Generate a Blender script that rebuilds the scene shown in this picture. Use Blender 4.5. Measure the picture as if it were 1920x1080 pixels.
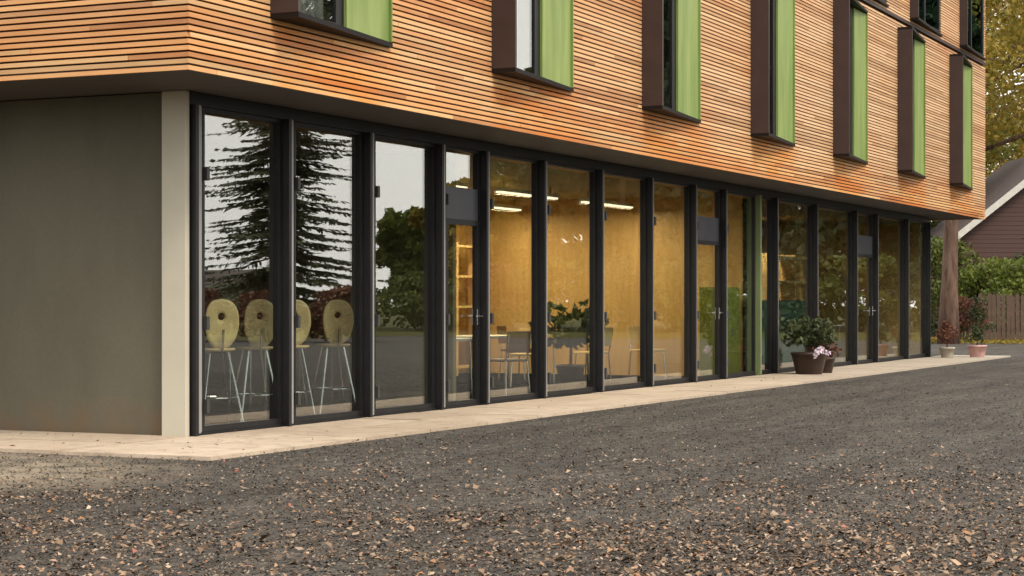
import bpy, bmesh, math, random
import numpy as np
from mathutils import Vector, Matrix
R = math.radians
random.seed(7)
for o in list(bpy.data.objects): bpy.data.objects.remove(o)
sc = bpy.context.scene
col = sc.collection

# ------------------------------------------------------------------ camera
AX = R(25.292)                                  # angle of the view axis from the long facade
cd = bpy.data.cameras.new('camera'); cam = bpy.data.objects.new('camera', cd); col.objects.link(cam)
cam.location = (-14.154, -9.828, 1.2)
cam.rotation_euler = (R(90), 0, AX - R(90))
cd.sensor_width = 36; cd.lens = 3640/1920*36; cd.shift_y = 28/1920
cd.clip_start = .1; cd.clip_end = 2000
sc.camera = cam
# ------------------------------------------------------------------ sky and sun (soft overcast daylight)
SUN_EL, SUN_AZ = R(49), R(203)                  # azimuth clockwise from +y
w = bpy.data.worlds.new('World'); sc.world = w; w.use_nodes = True
nt = w.node_tree; nt.nodes.clear()
sky = nt.nodes.new('ShaderNodeTexSky'); sky.sky_type = 'NISHITA'; sky.sun_disc = False
sky.sun_elevation = SUN_EL; sky.sun_rotation = SUN_AZ
sky.air_density = 1.0; sky.dust_density = 4.0; sky.ozone_density = .6
mx = nt.nodes.new('ShaderNodeMix'); mx.data_type = 'RGBA'; mx.inputs[0].default_value = .8
mx.inputs[7].default_value = (12.3, 11.8, 11.0, 1)   # cloud layer
bg = nt.nodes.new('ShaderNodeBackground'); bg.inputs[1].default_value = .1
out = nt.nodes.new('ShaderNodeOutputWorld')
nt.links.new(sky.outputs[0], mx.inputs[6]); nt.links.new(mx.outputs[2], bg.inputs[0]); nt.links.new(bg.outputs[0], out.inputs[0])
sl = bpy.data.lights.new('sun', 'SUN'); sl.energy = 1.5; sl.angle = R(14); sl.color = (1, .88, .72)
sun = bpy.data.objects.new('sun', sl); col.objects.link(sun)
sd = Vector((math.sin(SUN_AZ)*math.cos(SUN_EL), math.cos(SUN_AZ)*math.cos(SUN_EL), math.sin(SUN_EL)))
sun.rotation_euler = sd.to_track_quat('Z', 'Y').to_euler()
sc.view_settings.view_transform = 'Standard'; sc.view_settings.look = 'None'
sc.view_settings.exposure = 0.85; sc.view_settings.gamma = 1
sc.render.engine = 'CYCLES'
sc.cycles.max_bounces = 8; sc.cycles.transparent_max_bounces = 12; sc.cycles.caustics_reflective = False

# ------------------------------------------------------------------ node helpers
class NM:
    def __init__(s, name):
        s.m = bpy.data.materials.new(name); s.m.use_nodes = True
        s.t = s.m.node_tree; s.b = s.t.nodes['Principled BSDF']; s.out = s.t.nodes['Material Output']
    def n(s, typ, **kw):
        nd = s.t.nodes.new('ShaderNode'+typ)
        for k, v in kw.items(): setattr(nd, k, v)
        return nd
    def put(s, sock, v):
        if isinstance(v, bpy.types.NodeSocket): s.t.links.new(v, sock)
        elif v is not None: sock.default_value = v
    def math(s, op, a, b=None, c=None, clamp=False):
        nd = s.n('Math', operation=op); nd.use_clamp = clamp
        s.put(nd.inputs[0], a); s.put(nd.inputs[1], b); s.put(nd.inputs[2], c)
        return nd.outputs[0]
    def pos(s): return s.n('NewGeometry').outputs['Position']
    def objc(s): return s.n('TexCoord').outputs['Object']
    def mapping(s, v, scale=(1,1,1), loc=(0,0,0)):
        nd = s.n('Mapping'); s.put(nd.inputs[0], v); nd.inputs['Scale'].default_value = scale; nd.inputs['Location'].default_value = loc
        return nd.outputs[0]
    def noise(s, v, scale, detail=3, rough=.55):
        nd = s.n('TexNoise'); s.put(nd.inputs['Vector'], v); nd.inputs['Scale'].default_value = scale
        nd.inputs['Detail'].default_value = detail; nd.inputs['Roughness'].default_value = rough
        return nd.outputs['Fac']
    def ramp(s, f, stops, interp='LINEAR'):
        nd = s.n('ValToRGB'); s.put(nd.inputs[0], f); cr = nd.color_ramp; cr.interpolation = interp
        while len(cr.elements) < len(stops): cr.elements.new(.5)
        for e, (p, c) in zip(cr.elements, stops):
            e.position = p; e.color = (c, c, c, 1) if isinstance(c, (int, float)) else (*c, 1)
        return nd.outputs[0]
    def mix(s, f, a, b, mode='MIX'):
        nd = s.n('Mix', data_type='RGBA', blend_type=mode)
        s.put(nd.inputs[0], f)
        s.put(nd.inputs[6], (*a, 1) if isinstance(a, tuple) else a); s.put(nd.inputs[7], (*b, 1) if isinstance(b, tuple) else b)
        return nd.outputs[2]
    def sep(s, v):
        nd = s.n('SeparateXYZ'); s.put(nd.inputs[0], v); return nd.outputs
    def bump(s, hgt, strength=.3, dist=.01):
        nd = s.n('Bump'); nd.inputs['Strength'].default_value = strength; nd.inputs['Distance'].default_value = dist
        s.put(nd.inputs['Height'], hgt); s.t.links.new(nd.outputs[0], s.b.inputs['Normal'])
    def fin(s, color=None, rough=.6, metal=0, spec=None):
        if color is not None: s.put(s.b.inputs['Base Color'], (*color, 1) if isinstance(color, tuple) else color)
        s.put(s.b.inputs['Roughness'], rough); s.put(s.b.inputs['Metallic'], metal)
        if spec is not None: s.b.inputs['Specular IOR Level'].default_value = spec
        return s.m
M = {}
def simple(name, c, rough=.6, metal=0, var=.12, scale=6, bump=0, spec=None):
    k = NM(name); p = k.objc()
    f = k.noise(p, scale, 4)
    cc = k.mix(k.ramp(f, [(.3, 0.), (.7, 1.)]), tuple(x*(1-var) for x in c), tuple(min(1, x*(1+var)) for x in c))
    if bump: k.bump(k.noise(p, scale*12, 3), bump, .004)
    M[name] = k.fin(cc, rough, metal, spec); return M[name]

PITCH, LZ0 = .0525, 3.05
LLEN = 4.2
OVY, OVX = -.95, -1.35                       # cladding planes
WX0, WSTEP, WW = -.13, 4.29, 2.05            # first-floor windows
WZ0, WZ1 = 3.66, 6.24

def mat_lath():
    k = NM('cedar_lath'); p = k.pos(); x, y, z = k.sep(p)
    s = k.math('SUBTRACT', x, y)
    row = k.math('FLOOR', k.math('DIVIDE', k.math('SUBTRACT', z, LZ0), PITCH))
    off = k.math('MULTIPLY', k.math('FRACT', k.math('MULTIPLY', row, .618034)), LLEN)
    cell = k.math('FLOOR', k.math('DIVIDE', k.math('ADD', s, off), LLEN))
    cx = k.n('CombineXYZ'); k.put(cx.inputs[0], row); k.put(cx.inputs[1], cell)
    wn = k.n('TexWhiteNoise', noise_dimensions='2D'); k.put(wn.inputs['Vector'], cx.outputs[0])
    rnd = wn.outputs['Value']
    aged = k.ramp(rnd, [(0, (.36,.13,.040)), (.22, (.50,.21,.070)), (.45, (.60,.275,.098)), (.7, (.69,.345,.13)), (.88, (.75,.44,.20)), (1, (.50,.29,.13))])
    # silvered and fresher patches drift along the boards
    dr = k.noise(k.mapping(p, (.35, .35, 1.6)), 1.0, 4, .6)
    aged = k.mix(k.math('MULTIPLY', k.ramp(dr, [(.45, 0.), (.7, 1.)]), .45), aged, (.68, .46, .25))
    aged = k.mix(k.math('MULTIPLY', k.ramp(dr, [(.32, 1.), (.48, 0.)]), .65), aged, (.56, .17, .04))
    # the exposed far end of the long side has bleached most
    bl = k.math('MULTIPLY', k.math('MULTIPLY_ADD', x, 1/16, .12, clamp=True), k.math('MULTIPLY_ADD', z, 1.6, -5.0, clamp=True))
    bl = k.math('MULTIPLY', bl, k.ramp(k.noise(k.mapping(p, (.5, .5, 2)), 1.0, 4, .6), [(.3, .35), (.65, .75)]))
    aged = k.mix(bl, aged, k.mix(rnd, (.50, .345, .205), (.74, .53, .345)))
    # boards sheltered by the window sills have kept their orange oil
    u = k.math('MODULO', k.math('ADD', k.math('SUBTRACT', x, WX0), WSTEP*4), WSTEP)
    m1 = k.math('MULTIPLY', k.math('MULTIPLY_ADD', u, 2.2, .5, clamp=True), k.math('MULTIPLY_ADD', u, -1.5, 3.7, clamp=True), clamp=True)
    m2 = k.math('MULTIPLY_ADD', z, -9., WZ0*9.+.2, clamp=True)
    m3 = k.math('LESS_THAN', y, OVY+.05)
    mm = k.math('MULTIPLY', k.math('MULTIPLY', m1, m2), m3)
    n2 = k.noise(k.mapping(p, (1.6, 1.6, 5)), 1.0, 4, .65)
    mm = k.math('MULTIPLY', mm, k.ramp(n2, [(.32, 0.), (.58, 1.)]))
    fresh = k.mix(rnd, (.58, .17, .03), (.68, .31, .07))
    c = k.mix(k.math('MULTIPLY', mm, .85), aged, fresh)
    g = k.noise(k.mapping(p, (3, 3, 160)), 1.0, 5, .65)
    c = k.mix(.55, c, k.ramp(g, [(.25, .55), (.6, 1.0), (.8, 1.15)]), 'MULTIPLY')
    k.bump(g, .25, .003)
    M['lath'] = k.fin(c, .62, 0, .3)
mat_lath()

def mat_asphalt():
    k = NM('asphalt'); p = k.pos()
    big = k.noise(p, .35, 6, .65); mid = k.noise(k.mapping(p, (1, 2.2, 1)), 1.5, 4, .6); fine = k.noise(k.mapping(p, (1, 1, 1)), 26, 5, .75); grit = k.noise(p, 160, 2, .7)
    c = k.mix(k.ramp(big, [(.35, 0.), (.65, 1.)]), (.035, .032, .028), (.058, .053, .046))
    c = k.mix(k.math('MULTIPLY', k.ramp(mid, [(.4, 0.), (.7, 1.)]), .5), c, (.080, .066, .053))
    lump = k.noise(k.mapping(p, (1, 1, 1)), 7, 5, .7)
    c = k.mix(.75, c, k.ramp(lump, [(.34, .35), (.5, 1.), (.66, 1.7)]), 'MULTIPLY')
    c = k.mix(.8, c, k.ramp(fine, [(.32, .25), (.5, .9), (.68, 2.0)]), 'MULTIPLY')
    c = k.mix(k.ramp(grit, [(.62, 0.), (.72, .6)]), c, (.22, .19, .16))
    trk = k.noise(k.mapping(p, (.25, 2.4, 1)), 1.0, 5, .6)      # wheel tracks along the facade
    c = k.mix(.7, c, k.ramp(trk, [(.36, .62), (.5, 1.), (.64, 1.4)]), 'MULTIPLY')
    # trodden sandy patch in front of the plaster wall
    x, y, z = k.sep(p)
    d = k.math('ADD', k.math('POWER', k.math('MULTIPLY_ADD', x, .55, 3.45*.55), 2.), k.math('POWER', k.math('MULTIPLY_ADD', y, .4, -.5*.4), 2.))
    sand = k.math('MULTIPLY', k.math('SUBTRACT', 1.3, d, clamp=True), k.ramp(k.noise(p, 2.2, 5, .65), [(.30, 0.), (.55, .9)]))
    c = k.mix(sand, c, (.27, .225, .165))
    hgt = k.math('ADD', fine, k.math('MULTIPLY', grit, .5))
    k.bump(hgt, .6, .012)
    M['asphalt'] = k.fin(c, .85, 0, .3)
mat_asphalt()

def mat_leaf_litter():
    k = NM('leaf_litter'); g = k.n('NewGeometry'); r = g.outputs['Random Per Island']
    c = k.ramp(r, [(0, (.05,.034,.022)), (.2, (.085,.056,.036)), (.42, (.15,.098,.062)), (.62, (.22,.15,.10)), (.8, (.28,.215,.155)), (.89, (.30,.14,.055)), (.955, (.44,.37,.29)), (1, (.26,.07,.04))])
    c = k.mix(.3, c, k.ramp(k.noise(k.pos(), 90, 3), [(.3, .5), (.7, 1.2)]), 'MULTIPLY')
    M['litter'] = k.fin(c, .75, 0, .25)
mat_leaf_litter()
def mat_grit():
    k = NM('grit'); g = k.n('NewGeometry'); r = g.outputs['Random Per Island']
    c = k.ramp(r, [(0, (.035,.03,.025)), (.3, (.06,.052,.043)), (.6, (.085,.074,.061)), (.85, (.135,.117,.096)), (1, (.27,.235,.195))])
    M['grit'] = k.fin(c, .8, 0, .25)
mat_grit()

def mat_foliage(name, stops, trans=.25):
    k = NM(name); g = k.n('NewGeometry'); r = g.outputs['Random Per Island']
    cl = k.noise(k.pos(), .8, 3)
    f = k.math('MULTIPLY_ADD', cl, .7, k.math('MULTIPLY_ADD', r, .6, -.15), clamp=True)
    c = k.ramp(f, stops)
    k.fin(c, .55, 0, .3)
    tr = k.n('BsdfTranslucent'); k.put(tr.inputs[0], c)
    ms = k.n('MixShader'); ms.inputs[0].default_value = trans
    k.t.links.new(k.b.outputs[0], ms.inputs[1]); k.t.links.new(tr.outputs[0], ms.inputs[2]); k.t.links.new(ms.outputs[0], k.out.inputs[0])
    M[name] = k.m
mat_foliage('spruce_needles', [(0, (.03,.042,.022)), (.5, (.08,.095,.048)), (1, (.16,.16,.085))], .1)
mat_foliage('green_leaves', [(0, (.04,.055,.010)), (.5, (.09,.115,.022)), (1, (.16,.175,.04))])
mat_foliage('autumn_leaves', [(0, (.10,.085,.012)), (.45, (.24,.20,.03)), (.75, (.36,.25,.045)), (1, (.46,.26,.06))], .35)
mat_foliage('lime_leaves', [(0, (.05,.07,.012)), (.5, (.12,.155,.025)), (1, (.22,.26,.05))], .3)
mat_foliage('dark_leaves', [(0, (.018,.028,.012)), (.5, (.045,.062,.024)), (1, (.09,.10,.036))])
mat_foliage('rust_leaves', [(0, (.06,.02,.012)), (.5, (.13,.05,.03)), (1, (.22,.10,.05))])

def mat_glass(name, tint, ior, extra, refl=(1, 1, 1)):
    k = NM(name); k.t.nodes.remove(k.b)
    ge = k.n('NewGeometry'); dp = k.n('VectorMath', operation='DOT_PRODUCT')
    k.put(dp.inputs[0], ge.outputs['Normal']); k.put(dp.inputs[1], ge.outputs['Incoming'])
    f0 = ((ior-1)/(ior+1))**2+extra             # Schlick, the same from either side of the pane
    sch = k.math('POWER', k.math('SUBTRACT', 1., k.math('ABSOLUTE', dp.outputs['Value'])), 5.)
    f = k.math('MULTIPLY_ADD', sch, 1-f0, f0, clamp=True)
    tb = k.n('BsdfTransparent'); tb.inputs[0].default_value = (*tint, 1)
    gb = k.n('BsdfGlossy'); gb.inputs['Roughness'].default_value = .004; gb.inputs[0].default_value = (*refl, 1)
    # rolled glass is never perfectly flat
    bp = k.n('Bump'); bp.inputs['Strength'].default_value = .05; bp.inputs['Distance'].default_value = .02
    k.put(bp.inputs['Height'], k.noise(k.pos(), 1.1, 1)); k.t.links.new(bp.outputs[0], gb.inputs['Normal'])
    ms = k.n('MixShader'); k.put(ms.inputs[0], f)
    k.t.links.new(tb.outputs[0], ms.inputs[1]); k.t.links.new(gb.outputs[0], ms.inputs[2]); k.t.links.new(ms.outputs[0], k.out.inputs[0])
    M[name] = k.m
mat_glass('door_glass', (.90, .93, .90), 1.5, .16)
mat_glass('teal_glass', (.25, .42, .42), 1.5, .10, (.55, .8, .82))

def mat_plaster():
    k = NM('grey_plaster'); p = k.pos(); x, y, z = k.sep(p)
    a = k.noise(k.mapping(p, (1, 1, .35)), .9, 5, .6); b = k.noise(p, 30, 4, .6)
    c = k.mix(k.ramp(a, [(.35, 0.), (.65, 1.)]), (.092, .086, .063), (.115, .107, .079))
    c = k.mix(.25, c, k.ramp(b, [(.3, .8), (.7, 1.15)]), 'MULTIPLY')
    st = k.math('MULTIPLY', k.math('MULTIPLY_ADD', z, -2.6, 1.0, clamp=True), k.ramp(k.noise(p, 4, 4), [(.35, .1), (.65, .75)]))
    c = k.mix(st, c, (.15, .09, .045))          # splash of earth along the foot of the wall
    k.bump(b, .12, .004)
    M['plaster'] = k.fin(c, .85, 0, .2)
mat_plaster()

def mat_slab():
    k = NM('paving_slab'); p = k.pos(); rn = k.n('ObjectInfo').outputs['Random']
    a = k.noise(p, 1.4, 5, .6); b = k.noise(p, 45, 3, .7)
    c = k.mix(rn, (.40, .325, .245), (.50, .415, .32))
    c = k.mix(k.math('MULTIPLY', k.ramp(a, [(.4, 0.), (.68, 1.)]), .5), c, (.34, .25, .185))
    st = k.noise(p, 5.5, 5, .7)
    c = k.mix(k.ramp(st, [(.5, 0.), (.68, .55)]), c, (.24, .19, .145))
    x, y, z = k.sep(p)
    c = k.mix(k.math('MULTIPLY_ADD', x, .028, -.15, clamp=True), c, (.36, .335, .29))
    c = k.mix(.35, c, k.ramp(b, [(.3, .65), (.7, 1.25)]), 'MULTIPLY')
    k.bump(b, .2, .004)
    M['slab'] = k.fin(c, .85, 0, .25)
mat_slab()

def mat_green():
    k = NM('green_panel'); p = k.pos(); x, y, z = k.sep(p)
    a = k.noise(k.mapping(p, (6, 6, .7)), 1.0, 4, .6)
    c = k.mix(k.ramp(a, [(.3, 0.), (.7, 1.)]), (.145, .215, .052), (.25, .32, .10))
    k.bump(k.noise(p, 40, 3), .08, .003)
    M['green'] = k.fin(c, .5, 0, .35)
mat_green()

def mat_ply():
    k = NM('interior_plywood'); p = k.pos()
    a = k.noise(k.mapping(p, (2.2, 2.2, .35)), 1.0, 5, .65); b = k.noise(k.mapping(p, (14, 14, 1.2)), 1.0, 4, .6)
    c = k.mix(a, (.50, .29, .09), (.74, .53, .24))
    c = k.mix(.35, c, k.ramp(b, [(.3, .6), (.7, 1.2)]), 'MULTIPLY')
    M['ply'] = k.fin(c, .5, 0, .3)
mat_ply()

def mat_grass():
    k = NM('lawn_grass'); p = k.pos()
    c = k.mix(k.noise(p, .5, 5, .65), (.045, .05, .012), (.10, .085, .025))
    c = k.mix(.6, c, k.ramp(k.noise(p, 30, 3, .7), [(.3, .5), (.7, 1.4)]), 'MULTIPLY')
    k.bump(k.noise(p, 60, 3), .8, .03)
    M['lawn'] = k.fin(c, .9, 0, .15)
mat_grass()

def mat_bark(name, a, b):
    k = NM(name); p = k.objc()
    f = k.noise(k.mapping(p, (7, 7, 1.3)), 1.0, 6, .7)
    c = k.ramp(f, [(.3, a), (.7, b)]); k.bump(f, .9, .03)
    M[name] = k.fin(c, .9, 0, .2)
mat_bark('bark', (.035, .022, .015), (.13, .085, .06)); mat_bark('pink_bark', (.05, .028, .02), (.25, .165, .125))

simple('dark_steel', (.010, .010, .011), .45, .0, .25, 5, .05, .3)
simple('brown_metal', (.042, .026, .024), .45, .0, .15, 3, .05, .4)
simple('sill_metal', (.008, .005, .004), .6, 0, .2, 4, 0, .2)
simple('column_paint', (.44, .415, .335), .55, 0, .06, 2, .04, .3)
simple('soffit_board', (.052, .044, .035), .7, 0, .12, 1.5)
simple('membrane', (.075, .036, .016), .9, 0, .3, 3)
simple('roof_felt', (.08, .08, .08), .9)
simple('olive_wall', (.15, .125, .08), .8, 0, .1, 1.5)
simple('white_wall', (.52, .44, .31), .8, 0, .07, 1.5)
simple('ceiling_paint', (.30, .25, .17), .85, 0, .06, 1)
simple('floor_screed', (.075, .064, .048), .42, 0, .2, 1.2)
simple('sash_white', (.55, .55, .54), .4)
simple('curtain', (.86, .85, .83), .9, 0, .1, 8)
simple('chrome', (.62, .63, .64), .2, 1.0, .05)
simple('pale_wood', (.74, .54, .25), .42, 0, .14, 5)
simple('stool_wood', (.86, .68, .36), .42, 0, .10, 5)
simple('dark_wood', (.11, .05, .025), .5, 0, .25, 5)
simple('white_laminate', (.66, .66, .60), .4)
simple('black_plastic', (.03, .03, .03), .5)
simple('teal_paint', (.03, .13, .095), .5, 0, .15, 4)
simple('lime_reflection', (.17, .20, .03), .85, 0, .15, 8)
simple('strip_grey', (.24, .235, .225), .4, .0, .1, 3)
simple('door_grey', (.036, .037, .046), .45, 0, .15, 4)
simple('partition_green', (.13, .17, .07), .6, 0, .1, 3)
simple('pot_brown', (.03, .014, .009), .4, 0, .3, 6, .1, .5)
simple('pot_pink', (.50, .30, .28), .5, 0, .25, 9)
simple('pot_stone', (.36, .32, .27), .8, 0, .15, 9, .2)
simple('soil', (.04, .028, .02), .95)
simple('petals', (.72, .62, .74), .6, 0, .15, 20)
simple('maroon_boards', (.065, .030, .026), .7, 0, .15, 2, .1)
simple('white_trim', (.50, .49, .46), .55)
simple('roof_tile', (.045, .027, .023), .75, 0, .25, 4, .2)
simple('fence_wood', (.095, .06, .042), .8, 0, .3, 4, .2)
simple('shed_wall', (.20, .12, .07), .8, 0, .2, 3, .1)
simple('house_render', (.62, .58, .5), .85, 0, .08, 2)
def mat_lamp():
    k = NM('lamp_tube'); k.fin((.9, .85, .75), .5)
    k.b.inputs['Emission Color'].default_value = (1, .82, .55, 1); k.b.inputs['Emission Strength'].default_value = 1.5
    M['lamp'] = k.m
mat_lamp()
def mat_globe():
    k = NM('globe_glass'); k.fin((.85, .82, .7), .5)
    k.b.inputs['Emission Color'].default_value = (1, .88, .62, 1); k.b.inputs['Emission Strength'].default_value = .55
    M['globe'] = k.m
mat_globe()

# ------------------------------------------------------------------ mesh helpers
class MB:
    def __init__(s): s.v = []; s.f = []
    def add(s, vs, fs):
        n = len(s.v); s.v += [tuple(v) for v in vs]; s.f += [tuple(i+n for i in f) for f in fs]; return s
    def box(s, x0, x1, y0, y1, z0, z1):
        return s.add([(x0,y0,z0),(x1,y0,z0),(x1,y1,z0),(x0,y1,z0),(x0,y0,z1),(x1,y0,z1),(x1,y1,z1),(x0,y1,z1)],
                     [(0,3,2,1),(4,5,6,7),(0,1,5,4),(1,2,6,5),(2,3,7,6),(3,0,4,7)])
    def prism(s, poly, z0, z1):                       # poly counter-clockwise in xy
        n = len(poly)
        return s.add([(x,y,z0) for x,y in poly]+[(x,y,z1) for x,y in poly],
                     [tuple(range(n-1,-1,-1)), tuple(range(n,2*n))]+[(i,(i+1)%n,(i+1)%n+n,i+n) for i in range(n)])
    def tube(s, pts, rad, k=8):
        pts = [Vector(p) for p in pts]; n = len(pts)
        if not hasattr(rad, '__len__'): rad = [rad]*n
        vs = []; fs = []
        for i, p in enumerate(pts):
            d = (pts[min(i+1,n-1)]-pts[max(i-1,0)]).normalized()
            a = d.orthogonal().normalized() if i == 0 else (a - d*a.dot(d)).normalized()
            b = d.cross(a)
            for j in range(k):
                t = 2*math.pi*j/k; vs.append(p+(a*math.cos(t)+b*math.sin(t))*rad[i])
        for i in range(n-1):
            for j in range(k): fs.append((i*k+j, i*k+(j+1)%k, (i+1)*k+(j+1)%k, (i+1)*k+j))
        fs.append(tuple(range(k-1,-1,-1))); fs.append(tuple((n-1)*k+j for j in range(k)))
        return s.add(vs, fs)
    def lathe(s, prof, k=20, c=(0,0,0)):              # prof: (r,z) from bottom up
        vs = []; fs = []; n = len(prof)
        for r, z in prof:
            for j in range(k):
                t = 2*math.pi*j/k; vs.append((c[0]+r*math.cos(t), c[1]+r*math.sin(t), c[2]+z))
        for i in range(n-1):
            for j in range(k): fs.append((i*k+j, i*k+(j+1)%k, (i+1)*k+(j+1)%k, (i+1)*k+j))
        fs.append(tuple(range(k-1,-1,-1))); fs.append(tuple((n-1)*k+j for j in range(k)))
        return s.add(vs, fs)
    def mesh(s, name, mat, smooth=False):
        me = bpy.data.meshes.new(name); me.from_pydata(s.v, [], s.f); me.update()
        if mat: me.materials.append(M[mat])
        if smooth:
            me.polygons.foreach_set('use_smooth', [True]*len(me.polygons))
        return me
    def build(s, name, mat, parent=None, smooth=False, bevel=0):
        o = link(name, s.mesh(name, mat, smooth), parent)
        if bevel:
            b = o.modifiers.new('bevel', 'BEVEL'); b.width = bevel; b.segments = 2; b.limit_method = 'ANGLE'
        return o
def link(name, me, parent=None):
    o = bpy.data.objects.new(name, me); col.objects.link(o)
    if parent: o.parent = parent
    return o
def tag(o, label, cat, group=None):
    o['label'] = label; o['category'] = cat
    if group: o['group'] = group
    return o
def thing(name, label, cat, loc=(0,0,0), rz=0, group=None):
    o = bpy.data.objects.new(name, None); col.objects.link(o); o.location = loc; o.rotation_euler.z = rz
    o.empty_display_size = .2
    return tag(o, label, cat, group)
def struct(o): o['kind'] = 'structure'; return o
def copy_tree(o, parent=None):
    c = o.copy(); col.objects.link(c); c.parent = parent
    for ch in list(o.children): copy_tree(ch, c)
    return c
def quads_mesh(name, mat, P, U, V, fold=None):
    """leaf-sized faces: centres P, half axes U and V (numpy n x 3); diamond-like leaves"""
    n = len(P)
    co = np.empty((n, 4, 3)); co[:,0] = P-U; co[:,1] = P-V*.62+U*.12; co[:,2] = P+U; co[:,3] = P+V*.62+U*.12
    if fold is not None: co[:,1] += fold; co[:,3] += fold
    me = bpy.data.meshes.new(name)
    me.vertices.add(n*4); me.vertices.foreach_set('co', co.reshape(-1))
    me.loops.add(n*4); me.loops.foreach_set('vertex_index', np.arange(n*4, dtype=np.int32))
    me.polygons.add(n); me.polygons.foreach_set('loop_start', np.arange(0, n*4, 4, dtype=np.int32))
    me.polygons.foreach_set('loop_total', np.full(n, 4, dtype=np.int32))
    me.update(calc_edges=True); me.validate()
    me.materials.append(M[mat]); return me
rng = np.random.default_rng(11)
def rand_axes(n, size, flat=0.):
    d = rng.normal(size=(n,3)); d[:,2] *= (1-flat); d /= np.linalg.norm(d, axis=1)[:,None]
    e = rng.normal(size=(n,3)); e -= d*(e*d).sum(1)[:,None]; e /= np.linalg.norm(e, axis=1)[:,None]
    sz = size*rng.uniform(.6, 1.3, (n,1)); return d*sz, e*sz
def leaf_mass(name, mat, centres, radii, per, size, flat=0.):
    """leaves spread through a set of clumps"""
    P = []
    for c, r in zip(centres, radii):
        d = rng.normal(size=(per,3)); d /= np.linalg.norm(d, axis=1)[:,None]
        rr = np.cbrt(rng.uniform(.12, 1, (per,1)))
        P.append(np.array(c)+d*rr*np.array(r))
    P = np.concatenate(P); U, V = rand_axes(len(P), size, flat)
    return quads_mesh(name, mat, P, U, V)

# ------------------------------------------------------------------ ground
g = MB().add([(-400,-400,0),(500,-400,0),(500,400,0),(-400,400,0)], [(0,1,2,3)]).build('asphalt_ground', 'asphalt'); struct(g)
lw = MB().add([(-300,-380,.006),(480,-380,.006),(480,-24,.006),(-300,-24,.006)], [(0,1,2,3)]).build('lawn', 'lawn'); struct(lw)
lw2 = MB().add([(47.2,-23,.006),(480,-23,.006),(480,300,.006),(47.2,300,.006)], [(0,1,2,3)]).build('lawn', 'lawn'); struct(lw2)
# pavement strip round the foot of the building
pv = MB().box(-1.74, 29.4, -1.40, .02, -.10, .008)
pv.box(-1.74, -.01, .021, 14, -.10, .008)
pave = struct(pv.build('pavement', 'soil'))
sl_me = MB().box(-.5, .5, -.5, .5, 0, .03).mesh('paving_slab', 'slab')
def slab(x0, x1, y0, y1):
    o = link('paving_slab', sl_me, pave); g_ = .013
    o.location = ((x0+x1)/2, (y0+y1)/2, random.uniform(-.003, .003)); o.scale = (x1-x0-g_, y1-y0-g_, 1)
    o.rotation_euler = (R(random.uniform(-.15, .15)), R(random.uniform(-.1, .1)), 0)
x = -1.8
while x < 29.2:
    w_ = 1.2
    slab(x, x+w_, -1.46, -.72); slab(x+.0, x+w_, -.72, -.004); x += w_
y = 0.0
while y < 13.5:
    slab(-1.8, -.9, y, y+1.2); slab(-.9, -.002, y, y+1.2); y += 1.2

# ------------------------------------------------------------------ the building
B = thing('timber_clad_building', 'long building clad in orange cedar laths above a dark glazed ground floor', 'building')
XE = 29.15; XG = 27.75; YB = 13.5; ZR = 9.8
MULL = [.045, 1.585, 3.149, 4.742, 5.857, 7.47, 9.29, 11.094, 12.868, 14.23, 15.934, 16.839, 19.157, 21.797, 23.321, 25.80, 27.757]
HEAD = 2.945
MB().box(.05, .30, .26, YB, -.1, 3.06).build('plaster_wall', 'plaster', B)
MB().box(-.03, .03, .0, .257, -.05, 3.062).build('corner_column', 'column_paint', B, bevel=.008)
MB().box(XG+.02, XG+.3, .3, YB, -.1, 3.06).build('end_wall', 'plaster', B)
MB().box(.3, XG+.02, YB-.3, YB-.01, -.1, 3.06).build('rear_wall', 'plaster', B)
MB().box(.032, XG+.08, .0, .14, HEAD, 3.058).build('head_beam', 'dark_steel', B)
MB().box(.032, XG+.08, .02, .13, -.03, .05).build('threshold', 'dark_steel', B)
# soffit: boards with shadow joints
sof = MB().box(OVX+.03, XE-.03, OVY+.03, YB+.3, 3.085, 3.13).build('soffit', 'soffit_board', B)
so_me = MB().box(0, 1, 0, 1, 0, .022).mesh('soffit_board', 'soffit_board')
xs = OVX+.035
while xs < XE-.2:
    xe = min(xs+3.0, XE-.035)
    for (a, b) in ((OVY+.035, -.004),) if xs > -.1 else ((OVY+.035, YB),):
        if xs <= -.1: xe = -.004
        o = link('soffit_board', so_me, B); o.location = (xs, a, 3.062); o.scale = (xe-xs-.006, b-a, 1)
    xs = xe if xs > -.1 else 0.0
# backing wall of the upper floors with openings for the windows
def wall_holes(mb, a0, a1, z0, z1, holes, y0, y1):
    xs_ = sorted({a0, a1, *[h[0] for h in holes], *[h[1] for h in holes]}); zs = sorted({z0, z1, *[h[2] for h in holes], *[h[3] for h in holes]})
    for i in range(len(zs)-1):
        run = None
        for j in range(len(xs_)-1):
            cx, cz = (xs_[j]+xs_[j+1])/2, (zs[i]+zs[i+1])/2
            inside = any(h[0] < cx < h[1] and h[2] < cz < h[3] for h in holes)
            if not inside: run = xs_[j] if run is None else run
            if inside and run is not None: mb.box(run, xs_[j], y0, y1, zs[i], zs[i+1]); run = None
        if run is not None: mb.box(run, xs_[-1], y0, y1, zs[i], zs[i+1])
LOW = [(WX0+WSTEP*k, WX0+WSTEP*k+WW, WZ0, WZ1) for k in range(7)]
UZ0, UZ1 = 6.60, 8.95
UPP = [(WX0+WSTEP*k+.95, WX0+WSTEP*k+.95+2.55, UZ0, UZ1) for k in range(7)]
UPP[6] = (UPP[6][0], XE-.12, UZ0, UZ1)
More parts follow.
